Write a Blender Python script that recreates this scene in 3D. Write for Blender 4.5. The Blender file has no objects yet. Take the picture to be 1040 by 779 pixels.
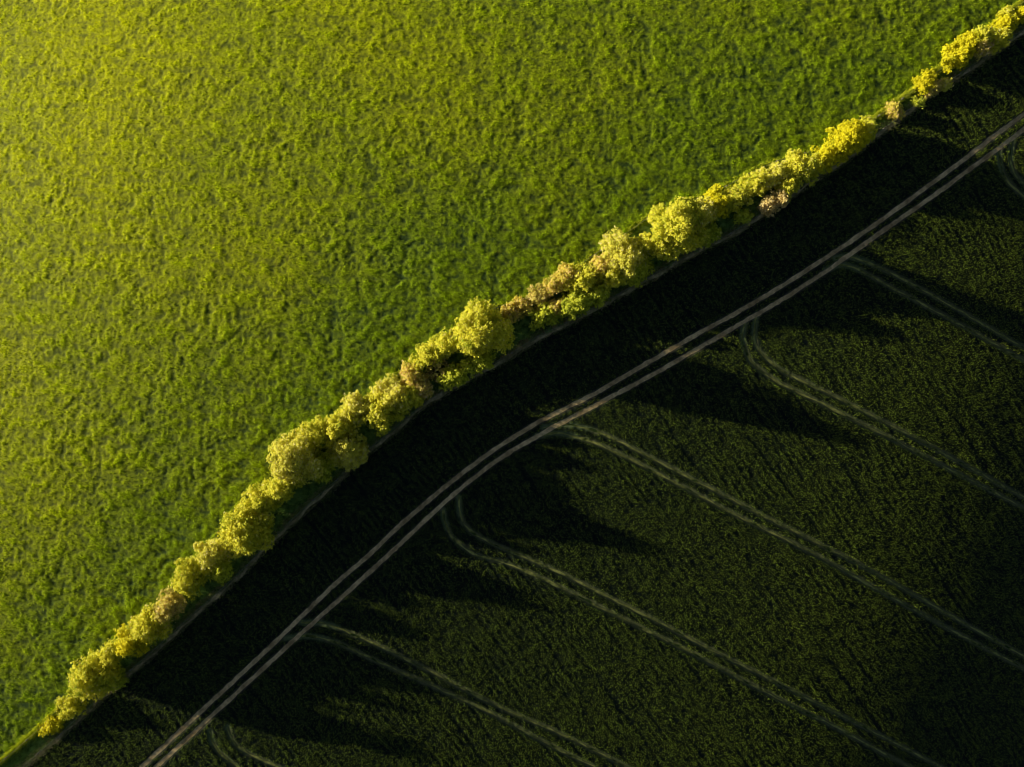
import bpy, math, random
import numpy as np
from mathutils import Vector

SEED = 7
rnd = random.Random(SEED)
rng = np.random.default_rng(SEED)
scn = bpy.context.scene
COL = scn.collection

# ------------------------------------------------------------------ scale, sun
S = 0.14                       # metres covered by one photo pixel on the ground at z = 0
CAM_H = 120.0
SUN_EL = math.radians(9.6)
LDIR = np.array([0.966, -0.26]); LDIR /= np.linalg.norm(LDIR)     # where the sunlight travels, seen from above
CH = np.array([0.807, 0.590]); CH /= np.linalg.norm(CH)           # along the hedge
NN = np.array([CH[1], -CH[0]])                                    # across it, towards the crop

def flat(px, py):
    return np.array([(px - 520.0) * S, (389.5 - py) * S])

# ------------------------------------------------------------------ terrain: low hill crest added under the hedge, sloped to brighten pasture and dim crop
def softpos(t, w):
    return 0.5 * (t + np.sqrt(t * t + w * w)) - 0.5 * w * 0
_h = np.array([flat(*p) for p in [(-40, 820), (68, 725), (159, 640), (241, 555), (314, 480), (366, 435), (435, 380), (515, 335), (579, 300), (659, 255), (746, 212), (826, 168), (915, 110), (979, 66), (1080, -8)]])
_hu = _h @ CH; _poly = np.polyfit(_hu, _h @ NN, 4)
def base_z(x, y):
    x = np.asarray(x, float); y = np.asarray(y, float)
    d = x * NN[0] + y * NN[1] - np.polyval(_poly, np.clip(x * CH[0] + y * CH[1], _hu.min(), _hu.max())) * 0.9
    R = 78.0
    def cap(q):                                  # quadratic near the crest, straight slope farther out
        q = np.abs(q)
        return np.where(q < R, q * q, R * R + 2 * R * (q - R) * np.exp(-np.clip(q - R, 0, 1e9) / 400.0))
    z = np.where(d < 0, -A_P * cap(d), -A_C * cap(d))
    t = x * LDIR[0] + y * LDIR[1]
    e = (t - 60.0) / 9.0                        # ground rolled off towards the lower right to darken that corner
    roll = 9.0 * np.log1p(np.exp(np.clip(e, -30, 30)))
    z = z - 0.15 * roll * np.where(roll < 60, 1.0, 60.0 / np.maximum(roll, 1e-6)) * (d > -5)* np.clip((d+5)/25.0,0,1)
    return z
A_P, A_C = 0.00195, 0.00066

def ground_at(px, py, up=0.0):
    """the point of the terrain (raised by `up`) that the photo shows at this pixel"""
    f = flat(px, py); k = 1.0
    for _ in range(6):
        z = float(base_z(f[0] * k, f[1] * k)) + up
        k = (CAM_H - z) / CAM_H
    return f[0] * k, f[1] * k

# ------------------------------------------------------------------ noise
def perlin(x, y, seed):
    r = np.random.default_rng(seed)
    g = r.random((256, 256)) * 2 * math.pi
    gx, gy = np.cos(g), np.sin(g)
    xi = np.floor(x).astype(np.int64); yi = np.floor(y).astype(np.int64)
    xf = x - xi; yf = y - yi
    u = xf * xf * xf * (xf * (xf * 6 - 15) + 10); v = yf * yf * yf * (yf * (yf * 6 - 15) + 10)
    def dot(ix, iy, fx, fy):
        a, b = (xi + ix) & 255, (yi + iy) & 255
        return gx[a, b] * fx + gy[a, b] * fy
    n00 = dot(0, 0, xf, yf); n10 = dot(1, 0, xf - 1, yf); n01 = dot(0, 1, xf, yf - 1); n11 = dot(1, 1, xf - 1, yf - 1)
    return ((n00 * (1 - u) + n10 * u) * (1 - v) + (n01 * (1 - u) + n11 * u) * v) * 1.5
def noise(x, y, lam, seed, rot=0.0, stretch=1.0):
    c, s = math.cos(rot), math.sin(rot)
    a = (x * c + y * s) / (lam * stretch); b = (-x * s + y * c) / lam
    return perlin(a + 37.3 * seed % 91, b + 11.7 * seed % 83, seed)

# ------------------------------------------------------------------ curves read off the photo
def smooth(pts, step=0.25):
    P = np.array(pts, float)
    P = np.vstack([2 * P[0] - P[1], P, 2 * P[-1] - P[-2]])
    out = []
    for i in range(1, len(P) - 2):
        p0, p1, p2, p3 = P[i - 1:i + 3]
        n = max(2, int(np.linalg.norm(p2 - p1) / step))
        t = np.linspace(0, 1, n, endpoint=False)[:, None]
        out.append(0.5 * (2 * p1 + (p2 - p0) * t + (2 * p0 - 5 * p1 + 4 * p2 - p3) * t ** 2 + (3 * p1 - p0 - 3 * p2 + p3) * t ** 3))
    out.append(P[-2][None])
    return np.vstack(out)
def world_curve(pix):
    return smooth([ground_at(*p) for p in pix])

STRIP = world_curve([(-210, 985), (-120, 905), (-40, 835), (27, 778), (68, 742), (93, 719), (125, 690), (159, 661), (199, 624), (241, 587),
    (279, 548), (314, 515), (340, 492), (366, 466), (401, 438), (435, 409), (474, 387), (515, 364), (552, 341), (579, 328),
    (609, 312), (659, 284), (712, 254), (746, 237), (797, 203), (826, 184), (855, 165), (884, 143), (915, 120), (950, 93),
    (979, 75), (1040, 32), (1100, -12), (1180, -70), (1260, -130)])
LINE = world_curve([(-250, 965), (-150, 890), (-60, 825), (0, 774), (43, 737), (60, 720), (80, 693), (102, 672), (150, 624), (197, 577), (235, 522),
    (282, 474), (322, 436), (362, 412), (402, 382), (442, 349), (482, 320), (540, 300), (580, 274), (620, 247), (667, 216),
    (722, 196), (782, 166), (840, 149), (885, 122), (905, 107), (930, 90), (958, 66), (1007, 27), (1040, 0), (1100, -46), (1180, -104), (1260, -165)])
TRACK = [[(40, 875), (90, 828), (147, 776), (182, 743), (238, 691), (290, 642), (336, 597), (379, 560), (400, 539), (450, 496), (500, 458), (550, 427),
          (600, 402), (633, 383), (700, 344), (765, 308), (831, 267), (896, 223), (945, 187), (983, 159), (1007, 140), (1040, 116), (1120, 58), (1220, -14)],
         [(60, 873), (110, 825), (166, 772), (202, 739), (251, 694), (303, 646), (349, 605), (395, 563), (443, 518), (467, 497), (507, 466), (560, 435),
          (613, 407), (660, 382), (700, 359), (752, 329), (788, 308), (837, 277), (896, 235), (945, 201), (987, 170), (1018, 148), (1040, 131), (1122, 72), (1222, 0)]]
TRAM = [
 [[(231, 738), (236, 752), (248, 763), (280, 778), (340, 806), (420, 845)], [(213, 742), (217, 756), (228, 769), (254, 786), (330, 821), (410, 860)]],
 [[(306, 632), (328, 633), (349, 640), (385, 656), (434, 680), (499, 714), (575, 748), (637, 779), (740, 830)],
  [(290, 648), (315, 646), (343, 653), (369, 665), (411, 684), (440, 697), (494, 722), (561, 758), (604, 779), (720, 836)]],
 [[(466, 505), (467, 520), (473, 534), (490, 547), (523, 562), (567, 581), (617, 606), (669, 632), (720, 659), (778, 688), (883, 741), (952, 777), (1060, 832)],
  [(450, 518), (452, 530), (461, 547), (483, 563), (517, 573), (560, 592), (600, 612), (656, 640), (700, 662), (772, 700), (844, 736), (909, 771), (1030, 832)]],
 [[(552, 434), (577, 431), (613, 441), (657, 463), (700, 485), (733, 502), (767, 520), (833, 553), (900, 588), (983, 635), (1040, 666), (1150, 724)],
  [(545, 443), (565, 440), (593, 446), (633, 463), (683, 489), (740, 519), (767, 533), (833, 566), (890, 598), (961, 637), (1040, 679), (1145, 735)]],
 [[(768, 320), (766, 340), (770, 355), (785, 370), (803, 381), (860, 409), (933, 447), (983, 474), (1040, 505), (1150, 562)],
  [(757, 327), (754, 342), (757, 356), (765, 370), (790, 388), (833, 409), (900, 443), (973, 481), (1040, 516), (1145, 573)]],
 [[(848, 262), (868, 262), (912, 281), (961, 308), (1040, 353), (1150, 412)], [(838, 274), (862, 270), (909, 294), (961, 322), (1040, 366), (1145, 424)]],
 [[(1028, 142), (1026, 160), (1031, 177), (1045, 190), (1080, 210), (1150, 246)], [(1014, 152), (1016, 168), (1024, 184), (1042, 201), (1080, 224), (1148, 262)]],
]
def relax(c, n=33):
    pad = np.vstack([np.repeat(c[:1], n // 2, 0), c, np.repeat(c[-1:], n // 2, 0)]); w_ = np.hanning(n + 2)[1:-1]; w_ /= w_.sum()
    return np.stack([np.convolve(pad[:, 0], w_, 'valid'), np.convolve(pad[:, 1], w_, 'valid')], 1)
TRACK_W = [relax(world_curve(c)) for c in TRACK]
TRAM_W = [[world_curve(c) for c in pair] for pair in TRAM]

def cross_d(curve, x, y):
    """signed distance to a curve that runs along the hedge; positive on the crop side"""
    u = curve @ CH; v = curve @ NN
    o = np.argsort(u); u, v = u[o], v[o]
    sl = np.gradient(v, u + np.arange(len(u)) * 1e-9)
    U = x * CH[0] + y * CH[1]; V = x * NN[0] + y * NN[1]
    return (V - np.interp(U, u, v)) / np.sqrt(1 + np.clip(np.interp(U, u, sl), -2, 2) ** 2)

# ------------------------------------------------------------------ materials
def new_mat(name):
    m = bpy.data.materials.new(name); m.use_nodes = True
    nt = m.node_tree; nt.nodes.clear()
    return m, nt, nt.nodes, nt.links
def mat_attr(name, attr, rough=0.8, translucent=0.0, bump=None, detail=None, spec=0.15):
    """surface whose colour comes from a colour attribute, broken up by procedural noise"""
    m, nt, N, L = new_mat(name)
    out = N.new('ShaderNodeOutputMaterial'); at = N.new('ShaderNodeAttribute'); at.attribute_name = attr
    col = at.outputs['Color']
    if detail:
        tc = N.new('ShaderNodeTexCoord')
        nz = N.new('ShaderNodeTexNoise'); nz.inputs['Scale'].default_value = detail[0]; nz.inputs['Detail'].default_value = 3
        L.new(tc.outputs['Object'], nz.inputs['Vector'])
        mr = N.new('ShaderNodeMapRange'); mr.inputs['From Min'].default_value = 0.3; mr.inputs['From Max'].default_value = 0.7
        mr.inputs['To Min'].default_value = detail[1]; mr.inputs['To Max'].default_value = detail[2]
        L.new(nz.outputs['Fac'], mr.inputs['Value'])
        mx = N.new('ShaderNodeMix'); mx.data_type = 'RGBA'; mx.blend_type = 'MULTIPLY'; mx.inputs['Factor'].default_value = 1.0
        L.new(col, mx.inputs['A']); L.new(mr.outputs['Result'], mx.inputs['B']); col = mx.outputs['Result']
    bs = N.new('ShaderNodeBsdfPrincipled'); bs.inputs['Roughness'].default_value = rough
    bs.inputs['Specular IOR Level'].default_value = spec
    L.new(col, bs.inputs['Base Color'])
    if bump:
        tc2 = N.new('ShaderNodeTexCoord'); nb = N.new('ShaderNodeTexNoise')
        nb.inputs['Scale'].default_value = bump[0]; nb.inputs['Detail'].default_value = 4
        L.new(tc2.outputs['Object'], nb.inputs['Vector'])
        bp = N.new('ShaderNodeBump'); bp.inputs['Strength'].default_value = bump[1]; bp.inputs['Distance'].default_value = bump[2]
        L.new(nb.outputs['Fac'], bp.inputs['Height']); L.new(bp.outputs['Normal'], bs.inputs['Normal'])
    if translucent:
        tr = N.new('ShaderNodeBsdfTranslucent'); L.new(col, tr.inputs['Color'])
        ms = N.new('ShaderNodeMixShader'); ms.inputs[0].default_value = translucent
        L.new(bs.outputs[0], ms.inputs[1]); L.new(tr.outputs[0], ms.inputs[2]); L.new(ms.outputs[0], out.inputs['Surface'])
    else:
        L.new(bs.outputs[0], out.inputs['Surface'])
    return m
def mat_noise(name, c1, c2, scale, rough=0.9, bump=0.03):
    m, nt, N, L = new_mat(name)
    out = N.new('ShaderNodeOutputMaterial'); bs = N.new('ShaderNodeBsdfPrincipled'); tc = N.new('ShaderNodeTexCoord')
    nz = N.new('ShaderNodeTexNoise'); nz.inputs['Scale'].default_value = scale; nz.inputs['Detail'].default_value = 6
    cr = N.new('ShaderNodeValToRGB'); cr.color_ramp.elements[0].position = 0.32; cr.color_ramp.elements[1].position = 0.68
    cr.color_ramp.elements[0].color = (*c1, 1); cr.color_ramp.elements[1].color = (*c2, 1)
    L.new(tc.outputs['Object'], nz.inputs['Vector']); L.new(nz.outputs['Fac'], cr.inputs['Fac']); L.new(cr.outputs['Color'], bs.inputs['Base Color'])
    bp = N.new('ShaderNodeBump'); bp.inputs['Distance'].default_value = bump; bp.inputs['Strength'].default_value = 0.6
    L.new(nz.outputs['Fac'], bp.inputs['Height']); L.new(bp.outputs['Normal'], bs.inputs['Normal'])
    bs.inputs['Roughness'].default_value = rough; bs.inputs['Specular IOR Level'].default_value = 0.1
    L.new(bs.outputs[0], out.inputs['Surface'])
    return m
M_PASTURE = mat_attr('pasture_grass', 'tint', 0.75, 0.0, (9.0, 0.5, 0.05), (5.0, 0.72, 1.25))
M_CROP = mat_attr('young_cereal', 'tint', 0.7, 0.0, (10.0, 0.5, 0.05), (6.0, 0.7, 1.3))
M_LEAF = mat_attr('leaves', 'tint', 0.6, 0.30)
M_BLADE = mat_attr('grass_blades', 'tint', 0.65, 0.25)
M_BARK = mat_noise('bark', (0.05, 0.035, 0.025), (0.14, 0.10, 0.07), 6.0)
M_SOIL = mat_attr('dry_soil', 'tint', 0.95, 0.0, (7.0, 0.6, 0.04), (4.0, 0.75, 1.2), 0.05)
M_EARTH = mat_noise('grassy_earth', (0.02, 0.03, 0.008), (0.05, 0.06, 0.015), 0.8)
M_POST = mat_noise('weathered_wood', (0.22, 0.20, 0.18), (0.42, 0.39, 0.35), 14.0)
M_WIRE = mat_noise('galvanised_wire', (0.30, 0.31, 0.33), (0.45, 0.46, 0.48), 30.0, 0.5, 0.0)

# ------------------------------------------------------------------ mesh helpers
def mesh_np(name, V, F, mat, tint=None, parent=None, smooth=False, domain='POINT'):
    V = np.ascontiguousarray(V, np.float32); F = np.ascontiguousarray(F, np.int32)
    me = bpy.data.meshes.new(name); n = F.shape[1]
    me.vertices.add(len(V)); me.vertices.foreach_set('co', V.ravel())
    me.loops.add(F.size); me.loops.foreach_set('vertex_index', F.ravel())
    me.polygons.add(len(F)); me.polygons.foreach_set('loop_start', np.arange(0, F.size, n, dtype=np.int32))
    me.polygons.foreach_set('loop_total', np.full(len(F), n, np.int32))
    me.update(calc_edges=True)
    if smooth: me.polygons.foreach_set('use_smooth', np.ones(len(F), bool))
    if tint is not None:
        a = me.attributes.new('tint', 'FLOAT_COLOR', domain)
        c = np.ones((len(tint), 4), np.float32); c[:, :3] = tint
        a.data.foreach_set('color', c.ravel())
    me.materials.append(mat)
    o = bpy.data.objects.new(name, me); COL.objects.link(o)
    if parent: o.parent = parent
    return o
def tag(o, label=None, cat=None, group=None, kind=None):
    if label: o['label'] = label
    if cat: o['category'] = cat
    if group: o['group'] = group
    if kind: o['kind'] = kind
    return o
def lerp3(a, b, t):
    a, b = np.array(a), np.array(b); t = np.clip(t, 0, 1)[..., None]
    return a * (1 - t) + b * t

# ------------------------------------------------------------------ the two fields and the verge
G = 0.15
gx = np.arange(-92, 92 + G / 2, G); gy = np.arange(-70, 70 + G / 2, G)
X, Y = np.meshgrid(gx, gy)                       # rows: y
Z0 = base_z(X, Y)
dS = cross_d(STRIP, X, Y); dL = cross_d(LINE, X, Y)

def wheel_distance(curves, reach=2.2):
    D = np.full(X.shape, 9.0); k = int(reach / G)
    for c in curves:
        for p in c[::1]:
            j = int((p[0] - gx[0]) / G); i = int((p[1] - gy[0]) / G)
            i0, i1, j0, j1 = max(i - k, 0), min(i + k + 1, X.shape[0]), max(j - k, 0), min(j + k + 1, X.shape[1])
            if i0 >= i1 or j0 >= j1: continue
            d = np.hypot(X[i0:i1, j0:j1] - p[0], Y[i0:i1, j0:j1] - p[1])
            np.minimum(D[i0:i1, j0:j1], d, out=D[i0:i1, j0:j1])
    return D
dTrack = wheel_distance(TRACK_W)
dTram = wheel_distance([c for pr in TRAM_W for c in pr])

# pasture relief: clumps, small tussocks, lines along the hedge
AX = math.atan2(CH[1], CH[0])
warpx = X + 0.25 * noise(X, Y, 1.1, 3); warpy = Y + 0.25 * noise(X, Y, 1.1, 4)
p1 = noise(warpx, warpy, 2.6, 11); p2 = noise(warpx, warpy, 1.15, 12); p3 = noise(X, Y, 0.62, 13); p4 = noise(X, Y, 0.36, 14)
p0 = noise(X, Y, 9.0, 15)
near = np.clip(1 + dL / 16.0, 0, 1)
pl = noise(X, Y, 0.9, 16, AX, 7.0)
amp = np.clip(0.8 + 0.75 * p0 + 0.5 * noise(X, Y, 4.0, 17), 0.15, 2.0)
hp = (0.056 * p1 + 0.050 * p2 + 0.038 * p3) * amp + 0.024 * p4 + 0.04 * pl * near + 0.05 * noise(X, Y, 5.5, 18)
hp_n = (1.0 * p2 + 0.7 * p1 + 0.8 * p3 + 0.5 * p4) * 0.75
patch = noise(X, Y, 22.0, 21) + 0.5 * noise(X, Y, 8.0, 22)
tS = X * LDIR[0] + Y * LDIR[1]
yel_glow = np.clip(-dL / 70.0, 0, 1) * 0.55 + 0.45 * np.clip((6.0 - tS) / 75.0, 0, 1) * np.clip(-dL / 26.0, 0, 1)  # yellower grass plus hazy glow towards the sun side, put into the colour
tip = lerp3((0.40, 0.54, 0.012), (0.80, 0.83, 0.003), yel_glow * 0.95 + 0.25 * patch)
low = lerp3((0.045, 0.085, 0.018), (0.19, 0.22, 0.006), yel_glow * 0.9 + 0.2 * patch)
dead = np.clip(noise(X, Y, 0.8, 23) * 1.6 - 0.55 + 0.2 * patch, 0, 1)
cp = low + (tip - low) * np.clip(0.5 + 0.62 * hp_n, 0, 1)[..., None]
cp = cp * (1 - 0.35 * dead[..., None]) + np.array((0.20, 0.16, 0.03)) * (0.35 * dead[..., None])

# crop relief: fine, with faint drill rows and missed strips
rowdir = math.atan2(-0.815, 0.58)
c1 = noise(X, Y, 1.3, 31); c2 = noise(X, Y, 0.62, 32, rowdir, 1.5); c3 = noise(X, Y, 0.36, 33); c4 = noise(X, Y, 3.5, 34)
rowv = (-X * math.sin(rowdir) + Y * math.cos(rowdir)) + 0.5 * noise(X, Y, 9.0, 35)
row = np.clip(np.cos(rowv * 2 * math.pi / 2.9) - 0.72, 0, 1) * 2.6 * np.clip(0.2 + noise(X, Y, 6.0, 36, rowdir, 3.0), 0, 1)
tl_dir = math.atan2(-0.46, 0.89)
edge = 0.10 * noise(X, Y, 0.7, 37) + 0.05 * c3
near_t = np.clip((dTrack + edge - 0.22) / 0.30, 0, 1)
near_m = np.clip((dTram + 1.6 * edge - 0.20) / 0.28, 0, 1)
crush = np.minimum(near_t, near_m)
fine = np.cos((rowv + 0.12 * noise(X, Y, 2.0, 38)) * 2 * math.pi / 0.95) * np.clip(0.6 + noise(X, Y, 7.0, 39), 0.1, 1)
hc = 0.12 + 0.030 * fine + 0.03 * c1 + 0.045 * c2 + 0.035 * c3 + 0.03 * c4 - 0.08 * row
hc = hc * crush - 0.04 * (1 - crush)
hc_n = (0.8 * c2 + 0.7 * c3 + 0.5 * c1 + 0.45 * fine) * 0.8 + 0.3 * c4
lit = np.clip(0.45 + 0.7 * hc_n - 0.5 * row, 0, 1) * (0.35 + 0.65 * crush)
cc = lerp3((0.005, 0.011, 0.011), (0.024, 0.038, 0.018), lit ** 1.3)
rut = (1 - near_m)[..., None]
cc = cc * (1 - 0.6 * rut) + np.array((0.30, 0.30, 0.14)) * 0.45 * rut
rt = (1 - near_t)[..., None]
gz = (np.clip(1.1 - dTram / 0.6, 0, 1) * np.clip(1.6 - dTrack / 7.0, 0, 1))[..., None]; cc = cc * (1 - 0.5 * gz) + np.array((0.16, 0.25, 0.11)) * 0.5 * gz
cc = cc * (1 - 0.6 * rt) + np.array((0.24, 0.20, 0.15)) * 0.6 * rt

# verge: rough bank between the two fence lines
hv = 0.12 + 0.10 * noise(X, Y, 1.6, 41) + 0.07 * noise(X, Y, 0.6, 42) + 0.04 * p4
vt = np.clip(0.5 + 0.9 * noise(X, Y, 0.7, 43) + 0.5 * noise(X, Y, 3.0, 44), 0, 1)
cv = lerp3((0.08, 0.16, 0.04), (0.34, 0.52, 0.12), vt)
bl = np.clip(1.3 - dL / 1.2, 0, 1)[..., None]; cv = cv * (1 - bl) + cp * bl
hv = hv * (1 - bl[..., 0]) + (hp + 0.06) * bl[..., 0]

def field(name, mask_v, H, tint, mat):
    """cells of the grid whose four corners are in the mask"""
    m = mask_v
    cell = m[:-1, :-1] & m[1:, :-1] & m[:-1, 1:] & m[1:, 1:]
    idx = np.arange(X.size).reshape(X.shape)
    F = np.stack([idx[:-1, :-1][cell], idx[:-1, 1:][cell], idx[1:, 1:][cell], idx[1:, :-1][cell]], 1)
    used, inv = np.unique(F, return_inverse=True)
    V = np.stack([X.ravel()[used], Y.ravel()[used], (Z0 + H).ravel()[used]], 1)
    return mesh_np(name, V, inv.reshape(F.shape), mat, tint.reshape(-1, 3)[used], smooth=True)
fl = np.clip((-dL - 0.2) / 0.8, 0, 1)
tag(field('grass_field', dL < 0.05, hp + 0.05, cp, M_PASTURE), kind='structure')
tag(field('verge', (dL > -0.25) & (dS < 0.15), hv, cv, M_BLADE), kind='structure')
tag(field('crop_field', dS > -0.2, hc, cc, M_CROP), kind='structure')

# coarse ground below and far beyond the fields
k = np.sinh(np.linspace(-1, 1, 161) * 4.2) / math.sinh(4.2) * 2600.0
KX, KY = np.meshgrid(k, k)
inside = (np.abs(KX) < 88) & (np.abs(KY) < 66)
KZ = base_z(KX, KY) - np.where(inside, 0.9, 0.12)
ii = np.arange(KX.size).reshape(KX.shape)
tag(mesh_np('ground', np.stack([KX.ravel(), KY.ravel(), KZ.ravel()], 1),
    np.stack([ii[:-1, :-1].ravel(), ii[:-1, 1:].ravel(), ii[1:, 1:].ravel(), ii[1:, :-1].ravel()], 1), M_EARTH, smooth=True), kind='structure')

# ------------------------------------------------------------------ wheel tracks of bare soil
def ribbon_vf(curve, width, lift, seed, wob=0.5, n_across=5):
    T = np.gradient(curve, axis=0); T /= np.linalg.norm(T, axis=1)[:, None]
    P = np.stack([-T[:, 1], T[:, 0]], 1)
    s = np.arange(len(curve)) * 0.25
    wl = width * (0.5 + wob * 0.5 * noise(s, s * 0 + 0.3, 2.2, seed)); wr = width * (0.5 + wob * 0.5 * noise(s, s * 0 + 0.7, 1.7, seed + 1))
    rows = []
    for q in np.linspace(-1, 1, n_across):
        off = np.where(q < 0, q * wl, q * wr)
        xy = curve + P * off[:, None]
        z = base_z(xy[:, 0], xy[:, 1]) + lift + 0.02 * abs(q) * 0
        rows.append(np.stack([xy[:, 0], xy[:, 1], z], 1))
    n = len(curve); V = np.concatenate(rows)
    F = []
    for a in range(n_across - 1):
        i = np.arange(n - 1)
        F.append(np.stack([a * n + i, a * n + i + 1, (a + 1) * n + i + 1, (a + 1) * n + i], 1))
    return V, np.concatenate(F)
def ribbons(name, curves, width, lift, cols, seed, wob=0.5):
    VV, FF, TT = [], [], []; o = 0
    for q, c in enumerate(curves):
        c = c[(np.abs(c[:, 0]) < 91) & (np.abs(c[:, 1]) < 69)]
        V, F = ribbon_vf(c, width, lift, seed + 5 * q, wob)
        t = 0.5 + 0.7 * noise(V[:, 0], V[:, 1], 2.2, seed + 2) + 0.5 * noise(V[:, 0], V[:, 1], 0.5, seed + 3)
        VV.append(V); FF.append(F + o); TT.append(lerp3(cols[0], cols[1], t)); o += len(V)
    return mesh_np(name, np.concatenate(VV), np.concatenate(FF), M_SOIL, np.concatenate(TT), smooth=True)
tag(ribbons('dirt_track', TRACK_W, 0.62, 0.02, ((0.42, 0.29, 0.15), (0.98, 0.73, 0.40)), 60, 0.4), kind='structure')
for q, pr in enumerate(TRAM_W):
    tag(ribbons('wheel_track', pr, 0.23, 0.0, ((0.04, 0.07, 0.02), (0.48, 0.48, 0.15)), 80 + 10 * q, 1.6), kind='structure')
tag(ribbons('dry_field_edge', [STRIP], 0.37, 0.22, ((0.22, 0.19, 0.10), (0.95, 0.76, 0.48)), 170, 1.4), kind='structure')
_sx = STRIP[:, 0] / S + 520
tag(ribbons('bare_soil', [STRIP[(_sx > 425) & (_sx < 640)] - NN * 0.35, STRIP[(_sx > 650) & (_sx < 800)] - NN * 0.25], 0.75, 0.17, ((0.05, 0.07, 0.02), (0.58, 0.38, 0.20)), 190, 1.8), kind='structure')

# ------------------------------------------------------------------ grass blades along the two edges
def blades(name, pts, h, w, cols, lean=0.5, per=3):
    """pts: (n,3) feet; every foot carries `per` bent blades"""
    n = len(pts) * per
    P = np.repeat(pts, per, 0) + np.c_[rng.normal(0, 0.06, (n, 2)), np.zeros(n)]
    a = rng.uniform(0, 2 * math.pi, n); H = h * rng.uniform(0.5, 1.25, n); W = w * rng.uniform(0.6, 1.3, n)
    side = np.c_[np.cos(a), np.sin(a), np.zeros(n)]
    b = rng.uniform(0, 2 * math.pi, n); ln = lean * rng.uniform(0.2, 1.2, n) * H
    tip_ = P + np.c_[np.cos(b) * ln, np.sin(b) * ln, H]; mid = P * 0.5 + tip_ * 0.5 + np.c_[np.zeros((n, 2)), 0.1 * H]
    V = np.stack([P - side * W[:, None], P + side * W[:, None], mid + side * (W * 0.8)[:, None], mid - side * (W * 0.8)[:, None], tip_], 1).reshape(-1, 3)
    o = np.arange(n) * 5
    F = np.concatenate([np.stack([o, o + 1, o + 2], 1), np.stack([o, o + 2, o + 3], 1), np.stack([o + 3, o + 2, o + 4], 1)])
    t = np.clip(rng.normal(0.5, 0.3, n), 0, 1); c = lerp3(cols[0], cols[1], t)
    return mesh_np(name, V, F, M_BLADE, np.repeat(c, 5, 0))
def along(curve, n, lo, hi):
    i = rng.integers(1, len(curve) - 1, n)
    T = curve[i + 1] - curve[i - 1]; T /= np.linalg.norm(T, axis=1)[:, None]
    P = curve[i] + np.stack([T[:, 1], -T[:, 0]], 1) * rng.uniform(lo, hi, n)[:, None] + rng.normal(0, 0.1, (n, 2))
    keep = (np.abs(P[:, 0]) < 90) & (np.abs(P[:, 1]) < 68); P = P[keep]
    return np.c_[P, base_z(P[:, 0], P[:, 1]) + 0.02]
fr = along(LINE, 24000, -0.35, 0.25); fpx = fr[:, 0] / S + 520
open_ends = (fpx < 66) | ((fpx > 884) & (fpx < 966)) | (fpx > 1004) | (rng.random(len(fr)) < 0.22)
tag(blades('grass_fringe', fr[open_ends], 0.75, 0.03, ((0.36, 0.46, 0.02), (0.86, 0.86, 0.08))), kind='stuff')
vp = along(STRIP, 26000, -4.5, -0.2); vp = vp[cross_d(LINE, vp[:, 0], vp[:, 1]) > 0.1]
tag(blades('verge_grass', vp, 0.45, 0.035, ((0.14, 0.30, 0.07), (0.46, 0.62, 0.14)), 0.8), kind='stuff')
tag(blades('dry_grass', along(STRIP, 34000, -0.95, 0.40), 0.34, 0.028, ((0.12, 0.18, 0.05), (0.85, 0.72, 0.42)), 0.9), kind='stuff')

def sward(name, n, where, h, w, tint, gain, lean):
    """single leaves of grass or cereal standing on a field, thicker where `where` is high"""
    m = int(n * 2.2)
    x = rng.uniform(-91, 91, m); y = rng.uniform(-69, 69, m)
    j = np.clip(((x - gx[0]) / G + 0.5).astype(int), 0, len(gx) - 1); i = np.clip(((y - gy[0]) / G + 0.5).astype(int), 0, len(gy) - 1)
    ok = rng.random(m) < where[0][i, j]
    x, y, i, j = x[ok], y[ok], i[ok], j[ok]; n = len(x)
    H = h * rng.uniform(0.5, 1.3, n) * where[1][i, j]; W = w * rng.uniform(0.6, 1.4, n)
    a = rng.uniform(0, 2 * math.pi, n); b = rng.uniform(0, 2 * math.pi, n); ln = H * lean * rng.uniform(0.2, 1.3, n)
    P = np.stack([x, y, (where[2])[i, j] - 0.02], 1); sd = np.c_[np.cos(a), np.sin(a), np.zeros(n)] * W[:, None]
    V = np.stack([P - sd, P + sd, P + np.c_[np.cos(b) * ln, np.sin(b) * ln, H] + sd * 0.3], 1).reshape(-1, 3)
    c = np.clip(tint[i, j] * gain[0] + np.array(gain[1]), 0, 0.95) * rng.uniform(0.6, 1.3, (n, 1))
    return mesh_np(name, V, np.arange(3 * n).reshape(n, 3), M_BLADE, np.repeat(c, 3, 0))
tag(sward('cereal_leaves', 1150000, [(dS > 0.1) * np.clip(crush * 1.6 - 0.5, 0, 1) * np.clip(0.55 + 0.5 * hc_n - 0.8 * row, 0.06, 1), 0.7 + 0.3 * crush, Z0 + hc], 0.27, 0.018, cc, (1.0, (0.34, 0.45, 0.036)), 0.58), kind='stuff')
tag(sward('grass_leaves', 700000, [(dL < 0) * np.clip(0.36 + 0.95 * hp_n, 0.04, 1), np.clip(0.8 + 0.3 * hp_n, 0.4, 1.3), Z0 + hp + 0.05], 0.24, 0.045, cp, (1.0, (0.14, 0.17, 0.002)), 0.9), kind='stuff')

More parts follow.
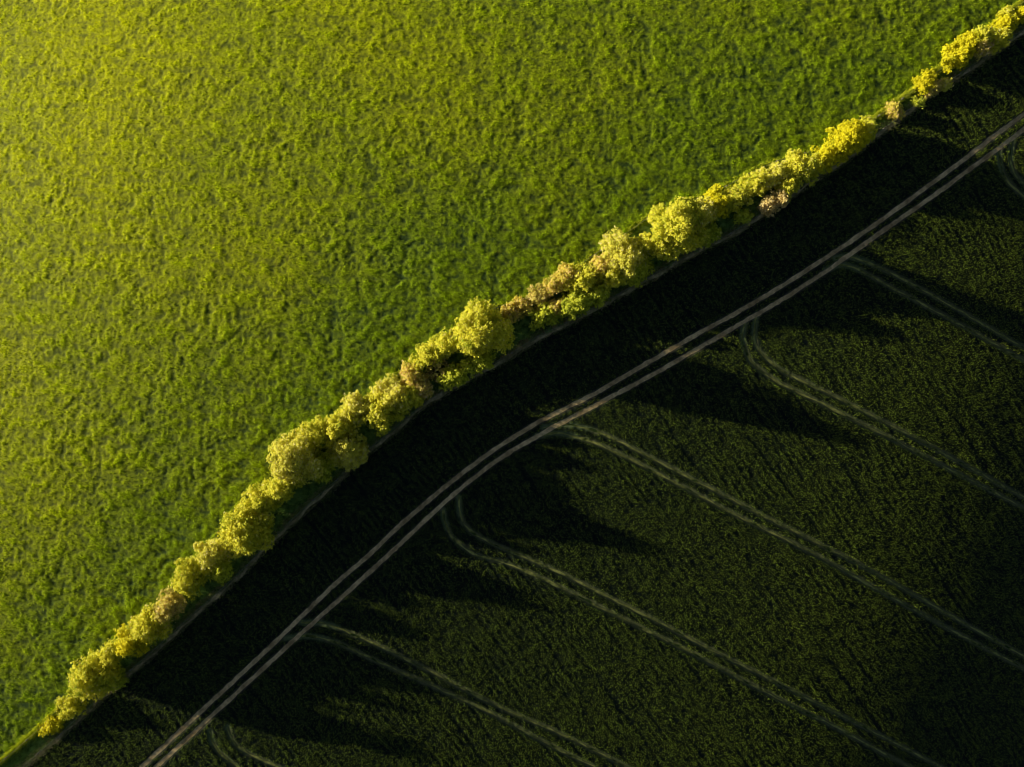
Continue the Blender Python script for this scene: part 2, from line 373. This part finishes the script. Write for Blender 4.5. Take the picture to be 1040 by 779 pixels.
# ------------------------------------------------------------------ tubes for trunks, posts, wires
class Tubes:
    def __init__(self): self.V, self.F, self.n = [], [], 0
    def add(self, pts, rad, k=6, cap=True):
        pts = [Vector(p) for p in pts]
        base = self.n
        for i, p in enumerate(pts):
            t = (pts[min(i + 1, len(pts) - 1)] - pts[max(i - 1, 0)]).normalized()
            a = t.orthogonal().normalized(); b = t.cross(a)
            for j in range(k):
                w = 2 * math.pi * j / k
                self.V.append(p + (a * math.cos(w) + b * math.sin(w)) * rad[i]); self.n += 1
        for i in range(len(pts) - 1):
            for j in range(k):
                self.F.append([base + i * k + j, base + i * k + (j + 1) % k, base + (i + 1) * k + (j + 1) % k, base + (i + 1) * k + j])
        if cap:
            self.V.append(pts[-1] + (pts[-1] - pts[-2]).normalized() * rad[-1] * 0.3); self.n += 1
            for j in range(k):
                e = base + (len(pts) - 1) * k
                self.F.append([e + j, e + (j + 1) % k, self.n - 1, self.n - 1])
    def build(self, name, mat, parent=None):
        me = bpy.data.meshes.new(name)
        me.from_pydata([tuple(v) for v in self.V], [], [f if f[2] != f[3] else f[:3] for f in self.F]); me.update()
        me.materials.append(mat)
        o = bpy.data.objects.new(name, me); COL.objects.link(o)
        if parent: o.parent = parent
        return o

def fence(curve, label, sp, hgt, shift):
    e = bpy.data.objects.new('wire_fence', None); COL.objects.link(e)
    tag(e, label, 'fence')
    c = curve[(np.abs(curve[:, 0]) < 84) & (np.abs(curve[:, 1]) < 64)]
    seg = np.r_[0, np.cumsum(np.linalg.norm(np.diff(c, axis=0), axis=1))]
    ss = np.arange(0, seg[-1], sp)
    P = np.stack([np.interp(ss, seg, c[:, 0]), np.interp(ss, seg, c[:, 1])], 1) + NN * shift
    e.location = (P[0][0], P[0][1], float(base_z(*P[0])))
    O = Vector(e.location); tops = []
    for i, p in enumerate(P):
        z = float(base_z(*p)); lx, ly = rnd.gauss(0, .03), rnd.gauss(0, .03)
        t = Tubes()
        r = 0.085 if i % 8 else 0.12
        t.add([Vector((p[0], p[1], z - 0.3)) - O, Vector((p[0] + lx * .5, p[1] + ly * .5, z + 0.5)) - O, Vector((p[0] + lx, p[1] + ly, z + hgt)) - O], [r, r * .97, r * .92], 8)
        t.build('post', M_POST, e); tops.append((Vector((p[0], p[1], z)), lx, ly))
    for hh in (0.35, 0.65, 0.98):
        t = Tubes(); t.add([b + Vector((lx * hh, ly * hh, hh + 0.02 * hgt)) - O for b, lx, ly in tops], [0.008] * len(tops), 4, False)
        t.build('wire', M_WIRE, e)
fence(LINE, 'weathered post and wire fence along the pasture side of the hedge', 4.0, 1.15, 0.12)
fence(STRIP, 'weathered post and wire fence along the dark crop side of the hedge', 4.4, 1.10, -0.3)

# ------------------------------------------------------------------ hedge shrubs and trees
TOSUN = np.array([-LDIR[0] * 0.72, -LDIR[1] * 0.72, 0.58])     # leaf faces tilted towards the sun so the crowns render brighter
PAL = {   # dark and bright leaf colour, share and colour of blossom or dry tips
 'Y': ((0.38, 0.46, 0.030), (0.95, 0.90, 0.095), 0.05, (0.95, 0.88, 0.34)),
 'G': ((0.26, 0.36, 0.030), (0.82, 0.84, 0.085), 0.02, (0.85, 0.8, 0.3)),
 'C': ((0.50, 0.51, 0.050), (0.97, 0.92, 0.160), 0.12, (0.96, 0.88, 0.46)),
 'T': ((0.34, 0.34, 0.060), (0.90, 0.78, 0.200), 0.20, (0.95, 0.76, 0.40)),
 'O': ((0.40, 0.40, 0.040), (0.94, 0.82, 0.150), 0.26, (0.96, 0.74, 0.32)),
 'B': ((0.44, 0.46, 0.015), (0.94, 0.86, 0.030), 0.00, (0.9, 0.8, 0.05)),
 'D': ((0.50, 0.38, 0.120), (0.95, 0.77, 0.330), 0.2, (0.95, 0.80, 0.45)),
}
def leaf_mesh(name, P, Nrm, size, tint, parent):
    n = len(P)
    a = np.cross(Nrm, rng.normal(0, 1, (n, 3))); a /= np.linalg.norm(a, axis=1)[:, None] + 1e-9
    b = np.cross(Nrm, a)
    s = (size * rng.uniform(0.6, 1.35, n))[:, None]
    V = np.stack([P - a * s, P - b * s * 0.55 + Nrm * s * .12, P + a * s, P + b * s * 0.55 - Nrm * s * .1], 1).reshape(-1, 3)
    o = np.arange(n) * 4
    return mesh_np(name, V, np.stack([o, o + 1, o + 2, o + 3], 1), M_LEAF, np.repeat(tint, 4, 0), parent)

def plant(px, py, r, h, kind, label, tree=False, bare=False):
    R = r * S * 1.12
    x, y = ground_at(px, py, 0.55 * h)
    z = float(base_z(x, y))
    e = bpy.data.objects.new('hedge_tree' if tree else 'hedge_shrub', None); COL.objects.link(e)
    e.location = (x, y, z)
    tag(e, label, 'tree' if tree else 'shrub', 'trees and shrubs of the hedge')
    # lobes of the crown
    nl = int(14 + R * 7.0); ex = rnd.uniform(0.8, 1.15)
    lobes = []
    for i in range(nl):
        a = rnd.uniform(0, 2 * math.pi); q = math.sqrt(rnd.random()) * 0.68 * R
        zz = h * (1.0 - 0.45 * (q / (0.68 * R)) ** 1.3) * rnd.uniform(0.50, 1.0)
        lr = R * rnd.uniform(0.10, 0.30) + 0.12
        wa, wb = q * math.cos(a) * ex * (1.25 if tree else 1.6), q * math.sin(a) / ex * 1.2
        lobes.append((wa * CH[0] + wb * NN[0], wa * CH[1] + wb * NN[1], max(zz - lr * 0.6, lr * 0.7), lr, lr * rnd.uniform(0.8, 1.15), rnd.gauss(0, 1)))
    lobes.append((0, 0, h * 0.66, 0.40 * R, min(0.24 * h, 0.5 * R), 0.2))
    lobes.append((0, 0, h * 0.42, 0.50 * R, 0.30 * h, 0.0))                # body below the tops
    lobes.append((0, 0, h * 0.22, 0.70 * R, 0.24 * h, -0.3))
    # stems
    t = Tubes(); nst = 1 if tree else rnd.randint(3, 4)
    r0 = (0.035 if tree else 0.022) * h + 0.02
    for sidx in range(nst):
        ox, oy = (0, 0) if nst == 1 else (rnd.uniform(-.25, .25) * R, rnd.uniform(-.25, .25) * R)
        top = Vector((ox * 1.6, oy * 1.6, h * 0.62)); mid = Vector((ox + rnd.uniform(-.05, .05) * h, oy + rnd.uniform(-.05, .05) * h, h * 0.3))
        t.add([(ox, oy, -0.25), (ox, oy, 0.06 * h), mid, top], [r0 * 1.35, r0, r0 * .75, r0 * .35], 7)
        for L_ in rnd.sample(lobes[:nl], min(len(lobes) - 3, 6 if tree else 3)):
            end = Vector(L_[:3]); st = mid.lerp(top, rnd.uniform(0, .7))
            t.add([st, st.lerp(end, .5) + Vector((0, 0, -.04 * h)), end], [r0 * .45, r0 * .3, r0 * .12], 5)
    if bare:
        for _ in range(34):
            a = rnd.uniform(0, 6.28); q = R * rnd.uniform(.5, 1.0); st = Vector((0, 0, h * rnd.uniform(.15, .5)))
            end = Vector((q * math.cos(a), q * math.sin(a), h * rnd.uniform(.55, 1.0)))
            t.add([st, st.lerp(end, .5) + Vector((0, 0, .08 * h)), end], [.05, .035, .015], 5)
    t.build('trunk' if tree else 'stems', M_BARK, e)
    dark, bright, bs, bc = PAL[kind]
    # leafy sprays growing out of the lobes
    PP, NNr, TT = [], [], []
    lf = 0.165; K = 12
    for lx, ly, lz, lr, lh, tone in lobes:
        area = 4 * math.pi * (lr * lr + 2 * lr * lh) / 3
        m = max(4, int(area * (3.3 if not bare else 0.8)))
        v = rng.normal(0, 1, (m, 3)); v /= np.linalg.norm(v, axis=1)[:, None]
        r0_ = rng.uniform(0.72, 1.0, m); ln_ = rng.uniform(0.15, 0.60, m) * min(1.0, 0.45 + 0.4 * lr)
        stone = rng.normal(0, 0.22, m)
        dv = v + rng.normal(0, 0.35, v.shape) + np.array([0, 0, 0.25]); dv /= np.linalg.norm(dv, axis=1)[:, None]
        c0 = np.c_[lx + v[:, 0] * lr * r0_, ly + v[:, 1] * lr * r0_, lz + v[:, 2] * lh * r0_]
        tq = rng.uniform(0, 1, (m, K))
        wd = (0.16 * (1.1 - tq) + 0.03)[..., None]
        p = (c0[:, None] + dv[:, None] * (tq * ln_[:, None])[..., None] + rng.normal(0, 1, (m, K, 3)) * wd).reshape(-1, 3)
        v = np.repeat(dv, K, 0); sp = np.repeat(stone, K); n = len(p)
        ok = p[:, 2] > 0.08; p = p[ok]; v = v[ok]; sp = sp[ok]
        nn = 0.40 * v + rng.normal(0, 0.42, p.shape) + TOSUN; nn /= np.linalg.norm(nn, axis=1)[:, None]
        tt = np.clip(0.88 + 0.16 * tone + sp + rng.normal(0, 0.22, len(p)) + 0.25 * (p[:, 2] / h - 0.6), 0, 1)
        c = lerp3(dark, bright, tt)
        fl_ = rng.random(len(p)) < bs * (1 + 0.5 * tone)
        c[fl_] = np.array(bc) * rng.uniform(0.75, 1.1, (fl_.sum(), 1))
        PP.append(p); NNr.append(nn); TT.append(c)
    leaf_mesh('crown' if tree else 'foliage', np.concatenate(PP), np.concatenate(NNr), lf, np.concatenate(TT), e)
    return e

SHRUBS = [
 # px, py, radius px, height m, kind, label
 (52, 737, 9, 1.7, 'B', 'small round bright yellow shrub standing alone on the verge at lower left', 0),
 (73, 716, 13, 2.2, 'Y', 'low yellow shrub just below the round tree at the lower left end', 0),
 (90, 690, 20, 7.8, 'Y', 'round yellow green tree at the lower left end of the hedge', 1),
 (115, 689, 11, 3.0, 'G', 'small green shrub on the crop side beside the lower left round tree', 0),
 (112, 664, 12, 5.8, 'Y', 'yellow shrub touching the upper side of the lower left round tree', 0),
 (129, 653, 13, 6.4, 'B', 'bright yellow shrub, second above the lower left round tree', 0),
 (150, 637, 17, 7.2, 'Y', 'wide yellow shrub in the narrow lower left stretch of hedge', 0),
 (171, 618, 14, 5.9, 'T', 'tan leaved shrub above the wide yellow shrub in the lower hedge', 0),
 (190, 590, 16, 6.0, 'Y', 'yellow green shrub between the tan shrub and a pale yellow one', 0),
 (222, 580, 11, 3.4, 'G', 'little green yellow shrub leaning to the crop below a big tree', 0),
 (214, 561, 13, 6.0, 'C', 'pale yellow shrub on the pasture side below a big lumpy tree', 0),
 (248, 541, 25, 7.2, 'Y', 'big lumpy yellow green tree, lowest of the large ones', 1),
 (262, 510, 15, 6.0, 'Y', 'yellow shrub on the upper shoulder of the lowest large tree', 0),
 (282, 497, 16, 6.4, 'Y', 'yellow green shrub on the pasture edge below the long pale tree', 0),
 (297, 465, 25, 9.2, 'C', 'long pale yellow tree left of a dark gap in the hedge', 1),
 (318, 441, 14, 6.6, 'Y', 'yellow shrub at the top of the long pale tree by the pasture', 0),
 (324, 472, 14, 3.4, 'G', 'shaded dark green shrub behind the long pale tree', 0),
 (344, 434, 16, 6.0, 'Y', 'yellow shrub right of the dark gap, on the pasture edge', 0),
 (352, 456, 19, 5.4, 'C', 'creamy yellow tree right of the dark gap, reaching to the crop edge', 1),
 (361, 415, 13, 5.2, 'C', 'creamy shrub pushing out into the pasture above the dark gap', 0),
 (386, 420, 17, 5.4, 'Y', 'yellow green shrub in the thick middle of the left half', 0),
 (397, 403, 16, 5.2, 'C', 'pale cream topped shrub next to the tan shrubs', 0),
 (412, 405, 12, 4.4, 'Y', 'yellow shrub between the cream topped shrub and the tan one', 0),
 (427, 395, 12, 3.0, 'T', 'pinkish tan dry shrub beside the bare branched shrub', 0),
 (416, 381, 11, 3.4, 'O', 'orange tinged shrub on the pasture side above the tan dry shrub', 0),
 (443, 375, 13, 2.6, 'T', 'bare branched brown shrub in the dark hollow of the hedge', 2),
 (435, 359, 14, 4.2, 'Y', 'yellow shrub on the pasture edge above the dark hollow', 0),
 (453, 350, 14, 5.4, 'Y', 'yellow green shrub against the left side of the biggest middle tree', 0),
 (461, 381, 12, 3.0, 'G', 'small round green shrub right of the dark hollow by the dry strip', 0),
 (490, 337, 27, 9.4, 'Y', 'biggest round tree in the middle of the hedge', 1),
 (487, 367, 12, 3.8, 'G', 'green shrub on the crop side at the foot of the biggest middle tree', 0),
 (518, 317, 9, 3.0, 'O', 'small orange shrub just right of the biggest middle tree', 0),
 (530, 311, 8, 2.3, 'O', 'second small orange shrub right of the biggest middle tree', 0),
 (548, 302, 11, 2.6, 'T', 'low tan shrub above the small round green bush', 0),
 (552, 321, 12, 2.8, 'G', 'small round bright green bush by the dry strip right of centre', 0),
 (565, 311, 7, 2.8, 'O', 'tiny orange shrub touching the small round green bush', 0),
 (563, 289, 9, 4.0, 'O', 'orange cream shrub on the pasture edge right of centre', 0),
 (576, 278, 10, 5.0, 'O', 'taller orange cream shrub poking into the pasture', 0),
 (591, 284, 15, 5.2, 'Y', 'yellow shrub between the orange shrubs and the creamy tree', 0),
 (586, 307, 14, 4.0, 'G', 'bright green shrub by the dry strip below the orange shrubs', 0),
 (606, 298, 10, 3.6, 'G', 'green shrub on the crop side left of the creamy tree', 0),
 (609, 270, 10, 5.0, 'O', 'orange shrub against the left side of the creamy tree', 0),
 (634, 258, 20, 6.8, 'C', 'creamy white topped tree right of centre', 1),
 (624, 279, 13, 4.6, 'Y', 'yellow green shrub at the lower left foot of the creamy tree', 0),
 (649, 275, 12, 2.6, 'G', 'shaded green shrub in the shadow of the creamy tree', 0),
 (656, 248, 10, 4.6, 'Y', 'small yellow shrub between the creamy tree and the big yellow tree', 0),
 (688, 231, 27, 9.2, 'Y', 'big yellow green tree right of the creamy tree', 1),
 (712, 217, 14, 5.6, 'C', 'pale shrub on the right shoulder of the big yellow green tree', 0),
 (716, 238, 12, 2.4, 'G', 'shaded green shrub at the right foot of the big yellow green tree', 0),
 (729, 204, 13, 3.9, 'B', 'bright yellow shrub right of the big yellow green tree', 0),
 (749, 198, 14, 3.0, 'Y', 'yellow shrub in the straight stretch above a shaded hollow', 0),
 (756, 219, 7, 1.8, 'G', 'tiny green shrub alone by the dry strip left of the bleached dry grass', 0),
 (769, 184, 13, 3.6, 'Y', 'yellow shrub above the bleached tan grass', 0),
 (780, 209, 8, 3.2, 'D', 'bleached tan dry grass by the crop edge, raised bush high, lower of the pale pair', 0),  # dry grass patch built as tall bushes so the low sun reaches it
 (792, 202, 8, 3.2, 'D', 'bleached tan dry grass by the crop edge, raised bush high, upper of the pale pair', 0),
 (788, 175, 12, 3.6, 'C', 'pale yellow shrub on the pasture edge right of the hollow', 0),
 (800, 189, 11, 3.4, 'Y', 'yellow shrub just right of the bleached tan grass', 0),
 (808, 167, 12, 4.0, 'Y', 'yellow shrub, third left of the vivid yellow tree on the pasture edge', 0),
 (822, 169, 13, 3.8, 'Y', 'yellow shrub, second left of the vivid yellow tree', 0),
 (839, 158, 12, 4.2, 'B', 'bright yellow shrub touching the vivid yellow tree', 0),
 (862, 139, 19, 5.6, 'B', 'vivid yellow round tree before the gap at upper right', 1),
 (878, 131, 11, 4.4, 'Y', 'yellow shrub on the right side of the vivid yellow tree', 0),
 (908, 112, 8, 1.5, 'O', 'small orange tan shrub alone in the upper right gap', 0),
 (933, 103, 5, 0.8, 'G', 'tiny green tuft of a shrub between the upper right fences', 0),
 (941, 82, 10, 1.9, 'B', 'low bright yellow shrub in the upper right gap', 0),
 (949, 89, 8, 1.4, 'T', 'low tan shrub beside the bright yellow one in the upper right gap', 0),
 (960, 85, 5, 0.9, 'C', 'tiny pale cream shrub at the crop edge of the upper right gap', 0),
 (973, 56, 12, 3.2, 'B', 'bright yellow shrub starting the last clump at upper right', 0),
 (983, 46, 11, 3.4, 'B', 'bright yellow shrub on the pasture edge of the last clump', 0),
 (998, 48, 10, 2.8, 'T', 'brown tan shrub in the middle of the last clump', 0),
 (997, 37, 9, 3.2, 'Y', 'yellow green shrub above the brown tan one in the last clump', 0),
 (1013, 37, 12, 3.2, 'Y', 'yellow shrub with tan tips at the right of the last clump', 0),
 (1020, 25, 10, 3.0, 'B', 'bright yellow shrub at the top of the last clump', 0),
 (1022, 15, 7, 1.8, 'Y', 'small yellow shrub on the fence above the last clump', 0),
 (1041, 13, 7, 2.2, 'B', 'bright yellow shrub cut by the right edge of the photo', 0),
]
for px, py, r, h, kind, label, f in SHRUBS:
    plant(px, py, r, h, kind, label, tree=(f == 1), bare=(f == 2))

# ------------------------------------------------------------------ light, sky, camera
w = bpy.data.worlds.new('World'); scn.world = w; w.use_nodes = True
nt = w.node_tree; bg = nt.nodes.get('Background') or nt.nodes.new('ShaderNodeBackground')
sky = nt.nodes.new('ShaderNodeTexSky'); sky.sky_type = 'NISHITA'; sky.sun_disc = False
sky.sun_elevation = SUN_EL; sky.sun_rotation = math.atan2(-LDIR[0], -LDIR[1]) % (2 * math.pi)
nt.links.new(sky.outputs[0], bg.inputs['Color']); bg.inputs['Strength'].default_value = 0.05
sun = bpy.data.lights.new('sun', 'SUN'); sun.energy = 5.0; sun.angle = math.radians(0.5); sun.color = (1.0, 0.92, 0.62)
so = bpy.data.objects.new('sun', sun); COL.objects.link(so)
ld = Vector((LDIR[0] * math.cos(SUN_EL), LDIR[1] * math.cos(SUN_EL), -math.sin(SUN_EL)))
so.rotation_euler = ld.to_track_quat('-Z', 'Y').to_euler(); so.location = (-60, 16, 40)

cam = bpy.data.cameras.new('camera'); cam.sensor_width = 36.0; cam.lens = 36.0 * CAM_H / (1040 * S)
cam.clip_start = 1.0; cam.clip_end = 6000.0
co = bpy.data.objects.new('camera', cam); COL.objects.link(co); co.location = (0, 0, CAM_H); co.rotation_euler = (0, 0, 0)
scn.camera = co
scn.view_settings.view_transform = 'Standard'; scn.view_settings.look = 'None'; scn.view_settings.exposure = 0
scn.cycles.pixel_filter_type = 'BLACKMAN_HARRIS'; scn.cycles.filter_width = 1.0
scn.cycles.max_bounces = 7; scn.cycles.diffuse_bounces = 5
